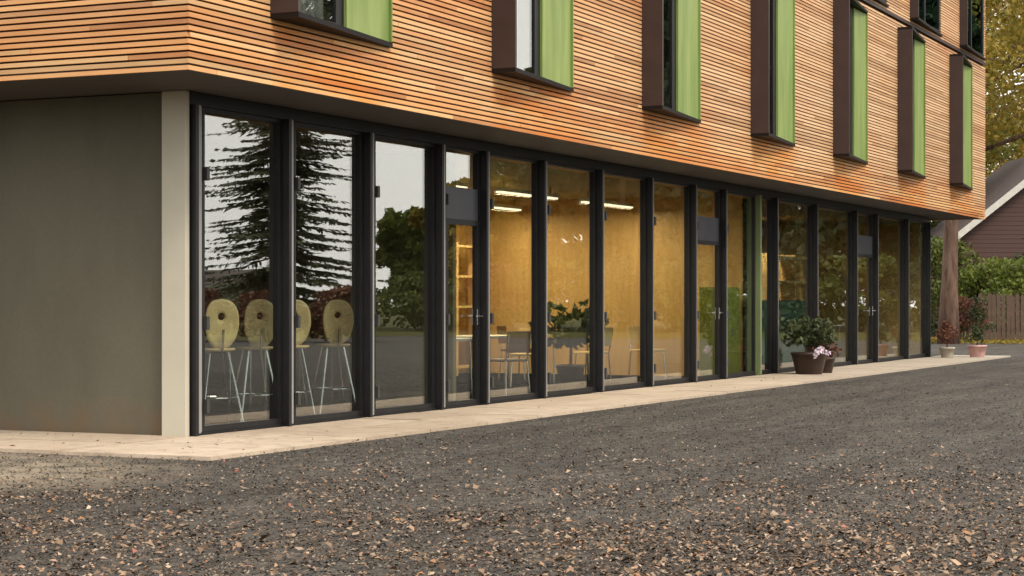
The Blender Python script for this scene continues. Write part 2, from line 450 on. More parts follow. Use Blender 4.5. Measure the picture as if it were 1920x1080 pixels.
mb = MB(); wall_holes(mb, OVX+.05, XE-.05, 3.131, ZR-.2, LOW+UPP, OVY+.05, OVY+.17); mb.build('backing_wall', 'membrane', B)
MB().box(OVX+.05, OVX+.17, OVY+.171, YB+.3, 3.131, ZR-.2).build('backing_wall', 'membrane', B)
MB().box(XE-.17, XE-.05, OVY+.171, YB+.3, 3.131, ZR-.2).build('backing_wall', 'membrane', B)
MB().box(OVX+.171, XE-.171, 2.6, 2.7, 3.131, ZR-.2).build('inner_wall', 'white_wall', B)
MB().box(OVX+.171, XE-.171, OVY+.171, 2.59, 6.31, 6.52).build('floor_slab', 'ceiling_paint', B)
MB().box(OVX-.03, XE+.03, OVY-.03, YB+.4, ZR-.19, ZR+.12).build('roof', 'roof_felt', B)
MB().box(OVX-.004, XE+.004, OVY-.012, OVY+.02, 6.445, 6.50).build('floor_joint', 'brown_metal', B)

# --- laths
LT = .022; LH = .0355
segs = []                                           # (face, row, a0, a1)
nrow = int((ZR-.22-LZ0)/PITCH)
for row in range(nrow):
    z0 = LZ0+row*PITCH; z1 = z0+LH
    if z1 > 6.44 and z0 < 6.505: continue
    off = ((row*.618034) % 1)*LLEN
    for face in 'RLE':
        if face == 'R':   lo, hi = OVX, XE
        else:             lo, hi = OVY+LT+.002, YB+.3
        # joints where s = x - y is a multiple of the lath length less the course's offset
        s0, s1 = (lo-OVY, hi-OVY) if face == 'R' else (((OVX if face=='L' else XE)-hi), ((OVX if face=='L' else XE)-lo))
        cuts = [s0]; kk = math.floor((s0+off)/LLEN)+1
        while kk*LLEN-off < s1-.05: cuts.append(kk*LLEN-off); kk += 1
        cuts.append(s1)
        for a, b in zip(cuts, cuts[1:]):
            if face == 'R':
                iv = [(a+OVY, b+OVY)]
                for h in LOW+UPP:
                    if z1 > h[2]-.03 and z0 < h[3]+.03:
                        nv = []
                        for p, q in iv:
                            if q <= h[0]-.02 or p >= h[1]+.02: nv.append((p, q)); continue
                            if p < h[0]-.02: nv.append((p, h[0]-.02))
                            if q > h[1]+.02: nv.append((h[1]+.02, q))
                        iv = nv
                segs += [('R', row, p, q) for p, q in iv if q-p > .04]
            else:
                X_ = OVX if face == 'L' else XE
                segs.append((face, row, X_-b, X_-a))
def proj(x, y, z):
    dx, dy = x+14.154, y+9.828
    D = dx*math.cos(AX)+dy*math.sin(AX); X = dx*math.sin(AX)-dy*math.cos(AX)
    if D < .5: return None
    return 960+3640*X/D, 568-3640*(z-1.2)/D
def seen(sg):
    f_, row, a, b = sg; z = LZ0+row*PITCH
    if f_ == 'E': return 0
    tot = 0
    for i in range(8):
        t = a+(b-a)*(i+.5)/8
        P = proj(t, OVY, z) if f_ == 'R' else proj(OVX, t, z)
        if P and 0 <= P[0] < 1920 and 0 <= P[1] < 1080: tot += (3640/1920)*abs(b-a)/((t+14) if f_ == 'R' else 16)**2
    return tot
order = sorted(range(len(segs)), key=lambda i: -seen(segs[i]))
big = set(order[:300])
u_me = MB().box(0, 1, 0, LT, 0, LH).mesh('lath', 'lath')
u_me2 = MB().box(0, LT, 0, 1, 0, LH).mesh('lath', 'lath')
rest = MB()
for i, (f_, row, a, b) in enumerate(segs):
    z = LZ0+row*PITCH; jit = random.uniform(0, .005); gap = .003
    if i in big:
        if f_ == 'R': o = link('lath', u_me, B); o.location = (a, OVY+jit, z); o.scale = (b-a-gap, 1, 1)
        else: o = link('lath', u_me2, B); o.location = (OVX+jit, a, z); o.scale = (1, b-a-gap, 1)
    elif f_ == 'R': rest.box(a, b-gap, OVY+jit, OVY+LT+jit, z, z+LH)
    elif f_ == 'L': rest.box(OVX+jit, OVX+LT+jit, a, b-gap, z, z+LH)
    else: rest.box(XE-LT-jit, XE-jit, a, b-gap, z, z+LH)
o = rest.build('lath_courses', 'lath', B); o['kind'] = 'stuff'

# --- first-floor windows: a brown fin on the left, tapered hood and sill, a deep pane and a green leaf on the right
FIN = .27
def low_window():
    fr = MB()                                       # sash frame (local: x along facade from the opening's left edge, y inwards)
    zt, zb = WZ1-WZ0, 0
    gx1 = 1.25
    for (a, b, c, d) in ((.0, gx1, 0, .06), (.0, gx1, zt-.06, zt), (.0, .07, .06, zt-.06), (gx1-.16, gx1, .06, zt-.06)): fr.box(a, b, .015, .075, c, d)
    f = fr.mesh('window', 'dark_steel')
    parts = []
    parts.append(('pane', MB().box(.07, gx1-.16, .034, .046, .06, zt-.06).mesh('pane', 'door_glass')))
    parts.append(('fin', MB().box(-.018, .022, -FIN, .17, -.005, zt+.005).mesh('fin', 'brown_metal')))
    tri = [(-.018, -FIN), (.0, -FIN-.004), (WW+.016, -.03), (WW+.016, .10), (-.018, .10)]
    parts.append(('sill', MB().prism(tri, -.05, -.006).mesh('sill', 'sill_metal')))
    parts.append(('hood', MB().prism(tri, zt+.006, zt+.05).mesh('hood', 'sill_metal')))
    parts.append(('side_trim', MB().box(WW-.004, WW+.016, -.028, .16, 0.002, zt-.002).mesh('side_trim', 'green')))
    gp = MB(); gp.box(gx1+.002, WW-.006, .0, .05, .004, zt-.004)
    parts.append(('green_leaf', gp.mesh('green_leaf', 'green')))
    parts.append(('leaf_edge', MB().box(gx1-.022, gx1, -.016, .052, .004, zt-.004).mesh('leaf_edge', 'green')))
    return f, parts
fme, fparts = low_window()
for k, (a, b, c, d) in enumerate(LOW):
    wv = link('window', fme, B); wv.location = (a, OVY, c)
    for nm, me in fparts: link(nm, me, wv)
# curtains just inside the first two lower windows
for k in (0, 1):
    cm = MB(); xs_ = LOW[k][0]+(.25, .30)[k]; n_ = 16; vs = []; fs = []
    for i in range(n_+1):
        t = i/n_*(.75, .52)[k]; vs += [(xs_+t, OVY+.11+.018*math.sin(i*1.9), WZ0+.02), (xs_+t, OVY+.11+.018*math.sin(i*1.9), WZ1-.05)]
    for i in range(n_): fs.append((2*i, 2*i+2, 2*i+3, 2*i+1))
    ob = MB().add(vs, fs).build('curtain', 'curtain', None, True)
    so = ob.modifiers.new('thick', 'SOLIDIFY'); so.thickness = .004
    tag(ob, ['pale curtain inside the leftmost upper window', 'pale curtain inside the second upper window from the left'][k], 'curtain', 'curtains in the upper windows')
# second-floor windows
for k, (a, b, c, d) in enumerate(UPP):
    wd = b-a; zt = d-c; fr = MB()
    for (p, q, r_, s_) in ((0, wd, 0, .07), (0, wd, zt-.07, zt), (0, .07, .07, zt-.07), (wd-.07, wd, .07, zt-.07), (wd*.5-.035, wd*.5+.035, .07, zt-.07)): fr.box(p, q, .02, .09, r_, s_)
    wv = fr.build('window', 'dark_steel', B); wv.location = (a, OVY, c)
    for p, q in ((.07, wd*.5-.035), (wd*.5+.035, wd-.07)): MB().box(p, q, .045, .057, .07, zt-.07).build('pane', 'teal_glass', wv)
    MB().box(-.018, .018, -.16, .12, -.005, zt).build('fin', 'brown_metal', wv)
    tri = [(-.018, -.16), (.0, -.164), (wd+.016, -.03), (wd+.016, .10), (-.018, .10)]
    MB().prism(tri, -.05, -.006).build('sill', 'sill_metal', wv)

# --- ground-floor glazing
post = MB().box(-.024, .024, -.05, .13, .0, HEAD)
post_me = post.mesh('mullion', 'dark_steel')
for m in MULL:
    if m == 15.934: o = MB().box(-.03, .024, -.05, .13, .0, HEAD).build('green_mullion', 'partition_green', B); o['label'] = 'pale green mullion'
    else: o = link('mullion', post_me, B)
    o.location = (m+.03, .0, .0)
DOORS = {3: 'R', 8: 'R', 13: 'R'}
hing_me = MB().box(-.022, .022, -.04, .0, -.06, .06).mesh('hinge', 'black_plastic')
for i in range(len(MULL)-1):
    a, b = MULL[i]+.235, MULL[i+1]+.006
    fr = MB(); t = .034
    MB().box(MULL[i]+.056, MULL[i]+.233, .04, .09, .052, HEAD-.003).box(MULL[i]+.056, MULL[i]+.098, -.042, .039, .052, HEAD-.003).build('cover_strip', 'strip_grey', B)
    y0, y1 = .035, .095
    z0, z1 = .052, HEAD-.003
    fr.box(a, a+t, y0, y1, z0, z1).box(b-t, b, y0, y1, z0, z1).box(a+t, b-t, y0, y1, z0, z0+.05).box(a+t, b-t, y0, y1, z1-t, z1)
    pz1 = z1-t
    if i in DOORS:
        fr.box(a+t, b-t, y0, y1, 2.08, 2.14).box(a+t, a+t+.05, y0, y1, z0+.05, 2.08).box(b-t-.05, b-t, y0, y1, z0+.05, 2.08)
        fo = fr.build('glazed_door', 'dark_steel', B)
        MB().box(a+t+.05, b-t-.05, .06, .072, z0+.05, 2.08).build('pane', 'door_glass', fo)
        MB().box(a+t+.002, b-t-.002, .045, .085, 2.142, 2.50).build('transom_panel', 'door_grey', fo)
        MB().box(a+t, b-t, .06, .072, 2.503, pz1).build('pane', 'door_glass', fo)
        hx = b-t-.03
        MB().tube([(hx, .03, 1.05), (hx, -.03, 1.05), (hx-.16, -.035, 1.05)], .011, 8).box(hx-.02, hx+.02, .026, .034, .95, 1.13).build('handle', 'chrome', fo)
    else:
        fo = fr.build('glazed_leaf', 'dark_steel', B)
        MB().box(a+t, b-t, .06, .072, z0+.05, pz1).build('pane', 'door_glass', fo)
    for z in (.28, 1.02, 2.35): o = link('hinge', hing_me, fo); o.location = (a+.03, .034, z)

# --- ground-floor interior shell
MB().box(.302, XG+.02, .16, 7.2, -.05, .0).build('interior_floor', 'floor_screed', B)
MB().box(.302, XG+.02, .142, 7.2, 2.93, 2.99).build('ceiling', 'ceiling_paint', B)
MB().box(.302, 5.40, 6.6, 6.7, .0, 2.93).build('interior_wall', 'olive_wall', B)
MB().box(5.52, 15.78, 5.2, 5.3, .0, 2.93).build('interior_wall', 'ply', B)
MB().box(16.26, XG+.018, 5.6, 5.7, .0, 2.93).build('interior_wall', 'ply', B)
MB().box(5.42, 5.50, .16, 6.7, .0, 2.93).build('partition', 'olive_wall', B)
MB().box(15.80, 16.24, .20, 5.7, .0, 2.93).build('partition', 'ply', B)
MB().box(15.79, 16.25, .16, .198, .0, 2.93).build('partition_end', 'dark_steel', B)
MB().box(XG-.1, XG+.016, .16, 5.6, .0, 2.93).build('partition', 'ply', B)
# plywood wall panels on the back wall of the middle room
pl_me = MB().box(.006, 1.194, -.018, 0, 0, 1).mesh('wall_panel', 'ply')
for k in range(8):
    for z0, hh in ((.12, 1.2), (1.33, 1.2)):
        o = link('wall_panel', pl_me, B); o.location = (5.8+k*1.22, 5.197, z0); o.scale.z = hh

# ------------------------------------------------------------------ lit lamps under the ceiling
def lamp(loc, L, label, energy, rz=0):
    t = thing('ceiling_lamp', label, 'lamp', loc, rz, 'linear lamps under the ceiling')
    MB().box(-L/2, L/2, -.05, .05, 0, .05).build('housing', 'white_laminate', t)
    MB().box(-L/2+.02, L/2-.02, -.04, .04, -.025, -.001).build('tube', 'lamp', t)
    for s_ in (-1, 1): MB().tube([(s_*L*.4, 0, .05), (s_*L*.4, 0, .16)], .006, 6).build('hanger', 'black_plastic', t)
    ld = bpy.data.lights.new('lamp_light', 'AREA'); ld.shape = 'RECTANGLE'; ld.size = L; ld.size_y = .1; ld.energy = energy; ld.color = (1, .76, .45)
    lo = bpy.data.objects.new('lamp_light', ld); col.objects.link(lo); lo.parent = t; lo.location = (0, 0, -.04)
for k, xx in enumerate((8.2, 11.2, 14.2)):
    for j, yy in enumerate((1.9, 3.9)):
        lamp((xx, yy, 2.76), 2.0, f"{'left' if k==0 else 'middle' if k==1 else 'right'} linear ceiling lamp in the {'front' if j==0 else 'rear'} row above the wood-panelled room", 40)
for k, xx in enumerate((18.6, 23.2)):
    lamp((xx, 2.6, 2.76), 1.6, f"linear ceiling lamp at the {'near' if k==0 else 'far'} end of the dim far room", 40)

# ------------------------------------------------------------------ furniture behind the glass
def back_shell():
    """upright oval plywood back with a round grip hole"""
    n = 28; rings = 5; vs = []; fs = []
    W, H = .165, .235; hz = .07; hr = .034
    for r in range(rings+1):
        t = r/rings
        for j in range(n):
            a = 2*math.pi*j/n
            ex = 2.6
            ox = W*(1-.18*max(0, -math.sin(a)))*math.copysign(abs(math.cos(a))**(2/ex), math.cos(a)); oz = H*math.copysign(abs(math.sin(a))**(2/ex), math.sin(a))
            ix = hr*math.cos(a); iz = hz+hr*math.sin(a)
            x_, z_ = ix+(ox-ix)*t, iz+(oz-iz)*t
            vs.append((x_, -.035+1.3*x_*x_+.04*(z_+.235)**2*4*.2, z_))
    for r in range(rings):
        for j in range(n): fs.append((r*n+j, r*n+(j+1)%n, (r+1)*n+(j+1)%n, (r+1)*n+j))
    return MB().add(vs, fs)
def make_stool():
    t = thing('bar_stool', '', 'stool')
    b = back_shell().build('backrest', 'stool_wood', t, True); b.location = (0, .19, 1.0); b.rotation_euler.x = R(-2)
    so = b.modifiers.new('thick', 'SOLIDIFY'); so.thickness = .014
    st = MB(); vs = []; n = 20
    prof = [(.0, .0), (.15, .0), (.18, .012), (.175, .03), (.1, .022), (0.001, .02)]
    st.lathe([(.02, 0), (.15, 0), (.185, .012), (.18, .032), (.10, .024), (.02, .022)], 20); st.build('seat', 'pale_wood', t, True).location = (0, 0, .74)
    MB().tube([(0, .12, .735), (0, .20, .77), (0, .225, .95)], .012, 8).build('back_bracket', 'chrome', t)
    for sx in (-1, 1):
        for sy in (-1, 1):
            MB().tube([(sx*.09, sy*.09, .738), (sx*.215, sy*.215, .0)], .011, 8).build('leg', 'chrome', t)
    ring = [(.181*math.cos(a), .181*math.sin(a), .30) for a in [2*math.pi*i/20 for i in range(21)]]
    MB().tube(ring, .009, 6).build('foot_ring', 'chrome', t)
    return t
st0 = make_stool()
spots = [(1.33, .6, 'leftmost bar stool with round grip hole, next to the white corner column'),
         (2.0, .6, 'second bar stool from the white corner column, behind the first pane'),
         (2.68, .6, 'third bar stool from the corner, half hidden by a dark mullion'),
         (3.50, .6, 'fourth bar stool from the corner, alone in the second pane')]
for k, (x_, y_, lb) in enumerate(spots):
    o = st0 if k == 0 else copy_tree(st0)
    o.location = (x_, y_, 0.0); o.rotation_euler.z = R(136+random.uniform(-7, 7)); o['label'] = lb; o['group'] = 'bar stools along the glass'
def high_table(loc, L, label):
    t = thing('high_table', label, 'table', loc, 0, 'high tables in the stool room')
    MB().box(-L/2, L/2, -.3, .3, 1.05, 1.085).build('table_top', 'dark_wood', t, bevel=.004)
    for sx in (-1, 1):
        for sy in (-1, 1): MB().tube([(sx*(L/2-.08), sy*.22, 1.05), (sx*(L/2-.08), sy*.22, 0)], .02, 8).build('leg', 'chrome', t)
high_table((2.3, 1.45, 0), 1.9, 'long dark high table behind the two leftmost bar stools')
high_table((4.7, 1.85, 0), 1.2, 'short dark high table behind the fourth bar stool')
def table(loc, rz, label, sx=.7, sy=.4):
    t = thing('cafe_table', label, 'table', loc, rz, 'white tables behind the glass')
    MB().box(-sx, sx, -sy, sy, .72, .75).build('table_top', 'white_laminate', t, bevel=.004)
    for p in (-1, 1):
        for q in (-1, 1): MB().tube([(p*(sx-.06), q*(sy-.06), .72), (p*(sx-.04), q*(sy-.04), 0)], .018, 8).build('leg', 'chrome', t)
def chair(loc, rz, label, mat):
    t = thing('cafe_chair', label, 'chair', loc, rz, 'chairs behind the glass')
    MB().box(-.21, .21, -.20, .20, .44, .475).build('seat', mat, t, bevel=.01)
    b = MB().box(-.20, .20, -.012, .012, 0, .28).build('backrest', mat, t, bevel=.008); b.location = (0, .225, .56); b.rotation_euler.x = R(-8)
    for p in (-1, 1):
        MB().tube([(p*.18, -.17, .44), (p*.20, -.20, 0)], .012, 8).build('leg', 'chrome', t)
        MB().tube([(p*.18, .27, .80), (p*.18, .20, .45), (p*.20, .23, 0)], .012, 8).build('leg', 'chrome', t)
table((7.3, 1.5, 0), .1, 'white table behind the pane beside the first glazed door')
chair((6.6, 2.3, 0), .3, 'white chair left of the table near the first glazed door', 'white_laminate')
chair((7.8, 2.4, 0), -.2, 'pale wooden chair behind the table near the first glazed door', 'pale_wood')
table((10.0, 2.0, 0), 0, 'white table in the middle of the wood-panelled room')
chair((9.6, 2.9, 0), .1, 'dark chair behind the middle table of the panelled room', 'dark_wood')
chair((11.2, 1.9, 0), -1.4, 'pale wooden chair at the right end of the middle table', 'pale_wood')
table((13.1, 2.4, 0), 0, 'white table at the right of the wood-panelled room')
chair((12.6, 1.5, 0), 3.1, 'pale wooden chair turned to the right-hand table of the panelled room', 'pale_wood')
chair((13.6, 3.2, 0), .1, 'dark chair behind the right-hand table of the panelled room', 'dark_wood')
table((19.0, 2.0, 0), 0, 'white table near the lamp globe in the dim far room')
chair((18.3, 2.8, 0), .2, 'dark chair behind the table in the dim far room', 'dark_wood')
table((24.6, 1.6, 0), 0, 'white table at the far end of the glazing')
def cupboard(loc, w_, d_, h_, mat, name, label, cat, ndoor=2):
    t = thing(name, label, cat, loc)
    MB().box(0, w_, 0, d_, .06, h_).build('carcass', mat, t, bevel=.004)
    MB().box(.03, w_-.03, .03, d_-.01, 0, .058).build('plinth', 'black_plastic', t)
    for k in range(ndoor):
        a = k*w_/ndoor; dd = MB().box(a+.006, a+w_/ndoor-.006, -.02, -.001, .08, h_-.02).build('door', mat, t)
        MB().tube([(a+(.06 if k else w_/ndoor-.06), -.045, h_*.5-.06), (a+(.06 if k else w_/ndoor-.06), -.045, h_*.5+.06)], .007, 6).build('handle', 'chrome', dd)
cupboard((21.0, 1.2, 0), 1.6, .45, 1.25, 'teal_paint', 'low_cupboard', 'low teal cupboard in the dim far room behind the glass', 'cupboard')
cupboard((14.9, .22, 0), .75, .4, 1.45, 'lime_reflection', 'reflection_cupboard', 'added cupboard imitating a yellow-green reflection beside the pale green partition', 'cupboard')  # added in place of a yellow-green reflection on the glass
cupboard((8.4, 4.6, 0), 2.4, .5, .9, 'pale_wood', 'sideboard', 'pale wooden sideboard against the plywood back wall', 'sideboard', 4)
cupboard((6.0, 4.6, 0), 1.5, .5, 1.1, 'white_laminate', 'display_counter', 'white display counter at the back left of the panelled room', 'counter', 2)
def shelving(loc, w_, label):
    t = thing('shelving_unit', label, 'shelf', loc)
    for x_ in (0, w_/2, w_): MB().box(x_-.02, x_+.02, 0, .35, 0, 2.2).build('upright', 'pale_wood', t)
    for z in (.12, .62, 1.12, 1.62, 2.12):
        for q in (0, 1): MB().box(q*w_/2+.022, (q+1)*w_/2-.022, .004, .346, z, z+.035).build('shelf_board', 'pale_wood', t)
shelving((23.4, 2.1, 0), 3.0, 'open wooden shelving unit at the back of the dim far room')
shelving((13.2, 4.6, 0), 2.2, 'open wooden shelving unit in the right rear corner of the panelled room')
chair((14.4, 1.3, 0), -.5, 'pale wooden chair by the second glazed door', 'pale_wood')
chair((8.6, 1.0, 0), 2.7, 'dark chair in front of the middle table', 'dark_wood')
# wooden post inside and a globe lamp
MB().box(13.55, 13.72, .95, 1.1, 0, 2.93).build('interior_post', 'pale_wood', B)
t = thing('globe_lamp', 'square pale table lamp glowing in the dim far room', 'lamp', (19.1, 2.0, .751))
MB().lathe([(.09, 0), (.09, .02), (.015, .03), (.015, .22)], 16).build('stand', 'chrome', t, True)
MB().box(-.16, .16, -.16, .16, .22, .56).build('lamp_shade', 'globe', t, bevel=.03)

# ------------------------------------------------------------------ plants
def pot(mb, r0, r1, h_): return mb.lathe([(r0, 0), (r0*1.02, .01), (r1, h_-.04), (r1*1.05, h_-.04), (r1*1.05, h_), (r1*.9, h_), (r1*.88, h_-.03)], 24)
# dark round plant in the panelled room
t = thing('rubber_plant', 'dark round leafy plant in a dark pot behind the panelled room glass', 'plant', (10.1, .75, 0))
pot(MB(), .14, .19, .36).build('pot', 'pot_brown', t, True)
MB().tube([(0,0,.3), (.02,0,.6), (0,.03,.95)], [.025,.018,.01], 8).build('stem', 'bark', t)
c = [(rng.normal()*.2, rng.normal()*.18, .85+rng.normal()*.18) for _ in range(20)]
link('foliage', leaf_mass('foliage', 'dark_leaves', c, [(.16,.16,.14)]*26, 26, .07), t)
# planter on the pavement
t = thing('flower_planter', 'round dark brown planter with shrub and white flowers on the pavement', 'planter', (16.75, -.62, .03))
pot(MB(), .21, .29, .36).build('pot', 'pot_brown', t, True)
MB().lathe([(.30, .35), (.30, .36)], 20).build('soil', 'soil', t)
c = []; rr = []
for _ in range(38):
    a = rng.uniform(0, 6.28); q = math.sqrt(rng.uniform())*.36; c.append((q*math.cos(a), q*math.sin(a), .50+rng.uniform()*.38*(1.15-q))); rr.append((.13,.13,.10))
link('foliage', leaf_mass('foliage', 'dark_leaves', c, rr, 34, .045), t)
for _ in range(5):
    a = rng.uniform(0, 6.28); MB().tube([(0,0,.36), (.1*math.cos(a), .1*math.sin(a), .55), (.3*math.cos(a), .3*math.sin(a), .75)], [.012,.009,.005], 6).build('stem', 'bark', t)
c = [(-.27+rng.normal()*.05, -.24+rng.normal()*.06, .40+rng.normal()*.05) for _ in range(9)]
link('flowers', leaf_mass('flowers', 'petals', c, [(.05,.05,.04)]*9, 16, .025), t)
def small_pot(loc, mat, r, h_, leafmat, sp, hh, name, label, n=14, size=.035):
    t = thing(name, label, 'plant pot', loc)
    pot(MB(), r*.75, r, h_).build('pot', mat, t, True)
    MB().tube([(0,0,h_-.06), (0.01,0,h_+hh*.5), (0,0.01,h_+hh)], [.018,.012,.006], 6).build('stem', 'bark', t)
    c = [(rng.normal()*sp*(1.2-q), rng.normal()*sp*(1.2-q), h_+.06+hh*q) for q in rng.uniform(0, 1, n)]
    link('foliage', leaf_mass('foliage', leafmat, c, [(sp*.8,sp*.8,.1)]*n, 30, size), t)
small_pot((17.45, -.66, .03), 'pot_brown', .19, .26, 'rust_leaves', .10, .18, 'small_plant_pot', 'smaller dark pot nearly touching the round brown planter')
small_pot((18.5, -.38, .03), 'pot_stone', .11, .17, 'rust_leaves', .07, .12, 'small_plant_pot', 'small pale pot by the glass right of the dark pots')
small_pot((28.05, -1.0, .03), 'pot_pink', .20, .26, 'dark_leaves', .13, .95, 'potted_conifer', 'slim dark conifer in a pink pot at the pavement end', 26)
small_pot((27.6, -.45, .03), 'pot_stone', .16, .22, 'rust_leaves', .12, .45, 'small_plant_pot', 'pale pot with brown plant at the far corner of the glazing', 16)

# ------------------------------------------------------------------ trees
def broadleaf(loc, H, crown, leafmat, label, n_limb=12, per=120, size=.16, trunk_r=.25, base=.25, barkm='bark', name='broadleaf_tree', group=None, clumps=4, lean=0):
    t = thing(name, label, 'tree', loc, 0, group)
    tr = MB(); h0 = H*.85
    pts = [(lean*q*q*H+.12*math.sin(q*5), .1*math.cos(q*4)-.1, -.05+h0*q) for q in np.linspace(0, 1, 8)]
    tr.tube(pts, [trunk_r*(1.25 if i == 0 else 1)*(1-.85*i/7) for i in range(8)], 12)
    C = []; RR = []
    for k in range(n_limb):
        q = base+(.98-base)*(k+.5)/n_limb; p0 = Vector(pts[int(q*7)]).lerp(Vector(pts[min(7, int(q*7)+1)]), q*7-int(q*7))
        a = k*2.4+rng.normal()*.3; prof = math.sin(math.pi*min(1, (q-base)/(1-base)*.8+.2))**.7
        L = crown*prof*rng.uniform(.75, 1.1)
        p2 = p0+Vector((math.cos(a)*L, math.sin(a)*L, L*.35+H*.04)); p1 = p0.lerp(p2, .5)+Vector((0,0,-.06*L))
        r0 = trunk_r*(1-.8*q)*.5
        tr.tube([p0, p1, p2], [r0, r0*.6, r0*.2], 6)
        for s_ in range(3):
            f_ = .4+.25*s_; b_ = p0.lerp(p2, f_); e_ = b_+Vector((rng.normal(), rng.normal(), rng.normal()*.6+.3))*L*.3
            tr.tube([b_, e_], [r0*.35, r0*.1], 5); C.append(tuple(e_)); RR.append((crown*.19,)*2+(crown*.14,))
        for s_ in range(clumps):
            f_ = rng.uniform(.45, 1.1); c_ = p0.lerp(p2, f_)+Vector((rng.normal(), rng.normal(), rng.normal()*.7))*crown*.14
            C.append(tuple(c_)); RR.append((crown*.2*rng.uniform(.7,1.3),)*2+(crown*.15*rng.uniform(.7,1.3),))
    tr.build('trunk', barkm, t, True)
    link('crown', leaf_mass('crown', leafmat, C, RR, per, size), t)
    return t
def spruce(loc, H, rad, label, seed):
    rs = np.random.default_rng(seed)
    t = thing('spruce_tree', label, 'tree', loc)
    MB().tube([(0,0,-.1), (.05,0,H*.5), (0,0,H)], [H*.014, H*.009, .02], 10).build('trunk', 'bark', t, True)
    br = MB(); P = []; U = []; V = []
    z = 1.2
    while z < H-.2:
        q = z/H; L0 = rad*(1-q)**.8
        nb = 12
        for k in range(nb):
            a = rs.uniform(0, 6.283); L = L0*rs.uniform(.65, 1.15); z_ = z+rs.normal()*.1
            d = np.array([math.cos(a), math.sin(a), 0]); sd_ = np.array([-d[1], d[0], 0])
            tip = np.array([0,0,z_])+d*L+np.array([0,0,-.18*L]); mid = np.array([0,0,z_-.12*L])+d*L*.55
            br.tube([(0,0,z_), tuple(mid), tuple(tip)], [.035*(1-q)+.01, .02, .006], 4)
            n = int(62*max(.4, L/rad))
            for s_ in np.sort(rs.uniform(.12, 1.05, n)):
                p = np.array([0,0,z_-.26*L*s_+.1*L*s_*s_])+d*L*s_
                wv_ = .42*(1.15-s_)*min(1.0, L)+.10; sg = rs.choice([-1, 1])
                u = (sd_*sg*.8+d*.55+np.array([0,0,-.28+rs.normal()*.15])); u /= np.linalg.norm(u)
                P.append(p+u*wv_*.5); U.append(u*wv_); V.append(np.cross(u, [0,0,1])*.085+np.array([0,0,rs.normal()*.05]))
        z += .34+.10*(1-q)
    br.build('branches', 'bark', t)
    link('crown', quads_mesh('crown', 'spruce_needles', np.array(P), np.array(U), np.array(V)), t)
# beyond the far end of the building
broadleaf((42.9, 2.95, 0), 15, 5.2, 'autumn_leaves', 'tall autumn tree with pinkish trunk beyond the far end of the building', 24, 190, .085, .27, .36, 'pink_bark', clumps=4)
broadleaf((83.5, 7.8, 0), 17, 5.5, 'autumn_leaves', 'yellowing tree behind the maroon house, above its white verge', 20, 300, .10, .3, .3, clumps=4, group='autumn trees at the far end')
broadleaf((72, 12, 0), 11, 5, 'green_leaves', 'green tree behind the ridge of the maroon house', 14, 260, .12, .3, .25, group='autumn trees at the far end')
def shrub(loc, rad, H, leafmat, label, n=60, per=60, size=.06, name='shrub', cat='shrub', group=None):
    t = thing(name, label, cat, loc, 0, group); st = MB()
    C = []; RR = []
    for _ in range(n):
        a = rng.uniform(0, 6.28); q = math.sqrt(rng.uniform()); z = H*(.12+.78*rng.uniform())
        wv_ = math.sin(math.pi*min(1, .25+.7*z/H))
        C.append((rad[0]*q*wv_*math.cos(a), rad[1]*q*wv_*math.sin(a), z)); RR.append((rad[0]*.22, rad[1]*.3, H*.10))
    for k in range(9):
        a = k*.7; st.tube([(.1*math.cos(a), .1*math.sin(a), -.02), (rad[0]*.3*math.cos(a), rad[1]*.3*math.sin(a), H*.4), (rad[0]*.6*math.cos(a), rad[1]*.6*math.sin(a), H*.8)], [.03,.02,.008], 6)
    st.build('stems', 'bark', t)
    link('foliage', leaf_mass('foliage', leafmat, C, RR, per, size), t)
shrub((51.0, 2.9, 0), (1.7, 1.9), 2.75, 'lime_leaves', 'bright lime-green shrub rising behind the brown fence', 90, 80, .08)
shrub((52.0, 5.6, 0), (1.9, 1.9), 3.6, 'green_leaves', 'green shrub between the tree trunk and the glazed corner', 90, 80, .08)
shrub((54.5, 1.0, 0), (2.4, 2.4), 4.2, 'dark_leaves', 'dark evergreen shrub under the maroon gable at the right edge', 90, 80, .09)
shrub((46.0, 3.2, 0), (.7, .9), 1.5, 'rust_leaves', 'low reddish-brown shrub at the foot of the pinkish trunk', 40, 60, .05)
shrub((44.5, 4.4, 0), (.9, .9), 1.3, 'dark_leaves', 'low dark shrub just right of the far glazed corner', 40, 60, .05)
# brown fence
fn = thing('plank_fence', 'brown upright plank fence below the lime-green shrub', 'fence', (46.4, 2.75, 0), R(-66))
pk_me = MB().add([(-.06,0,.05),(.06,0,.05),(.06,.022,.05),(-.06,.022,.05),(-.06,0,1.42),(.06,0,1.42),(.06,.022,1.42),(-.06,.022,1.42),(0,0,1.48),(0,.022,1.48)],
                 [(0,3,2,1),(0,1,5,8,4),(2,3,7,9,6),(1,2,6,5),(3,0,4,7),(4,8,9,7),(8,5,6,9)]).mesh('plank', 'fence_wood')
for k in range(30):
    o = link('plank', pk_me, fn); o.location = (k*.145, random.uniform(-.004, .004), 0); o.scale.z = random.uniform(.97, 1.03); o.rotation_euler.y = R(random.uniform(-.8, .8))
for z in (.35, 1.1): MB().box(-.1, 4.35, .026, .07, z, z+.08).build('rail', 'fence_wood', fn)
for k in range(4): MB().box(k*1.4, k*1.4+.09, .072, .16, 0, 1.5).build('post', 'fence_wood', fn)

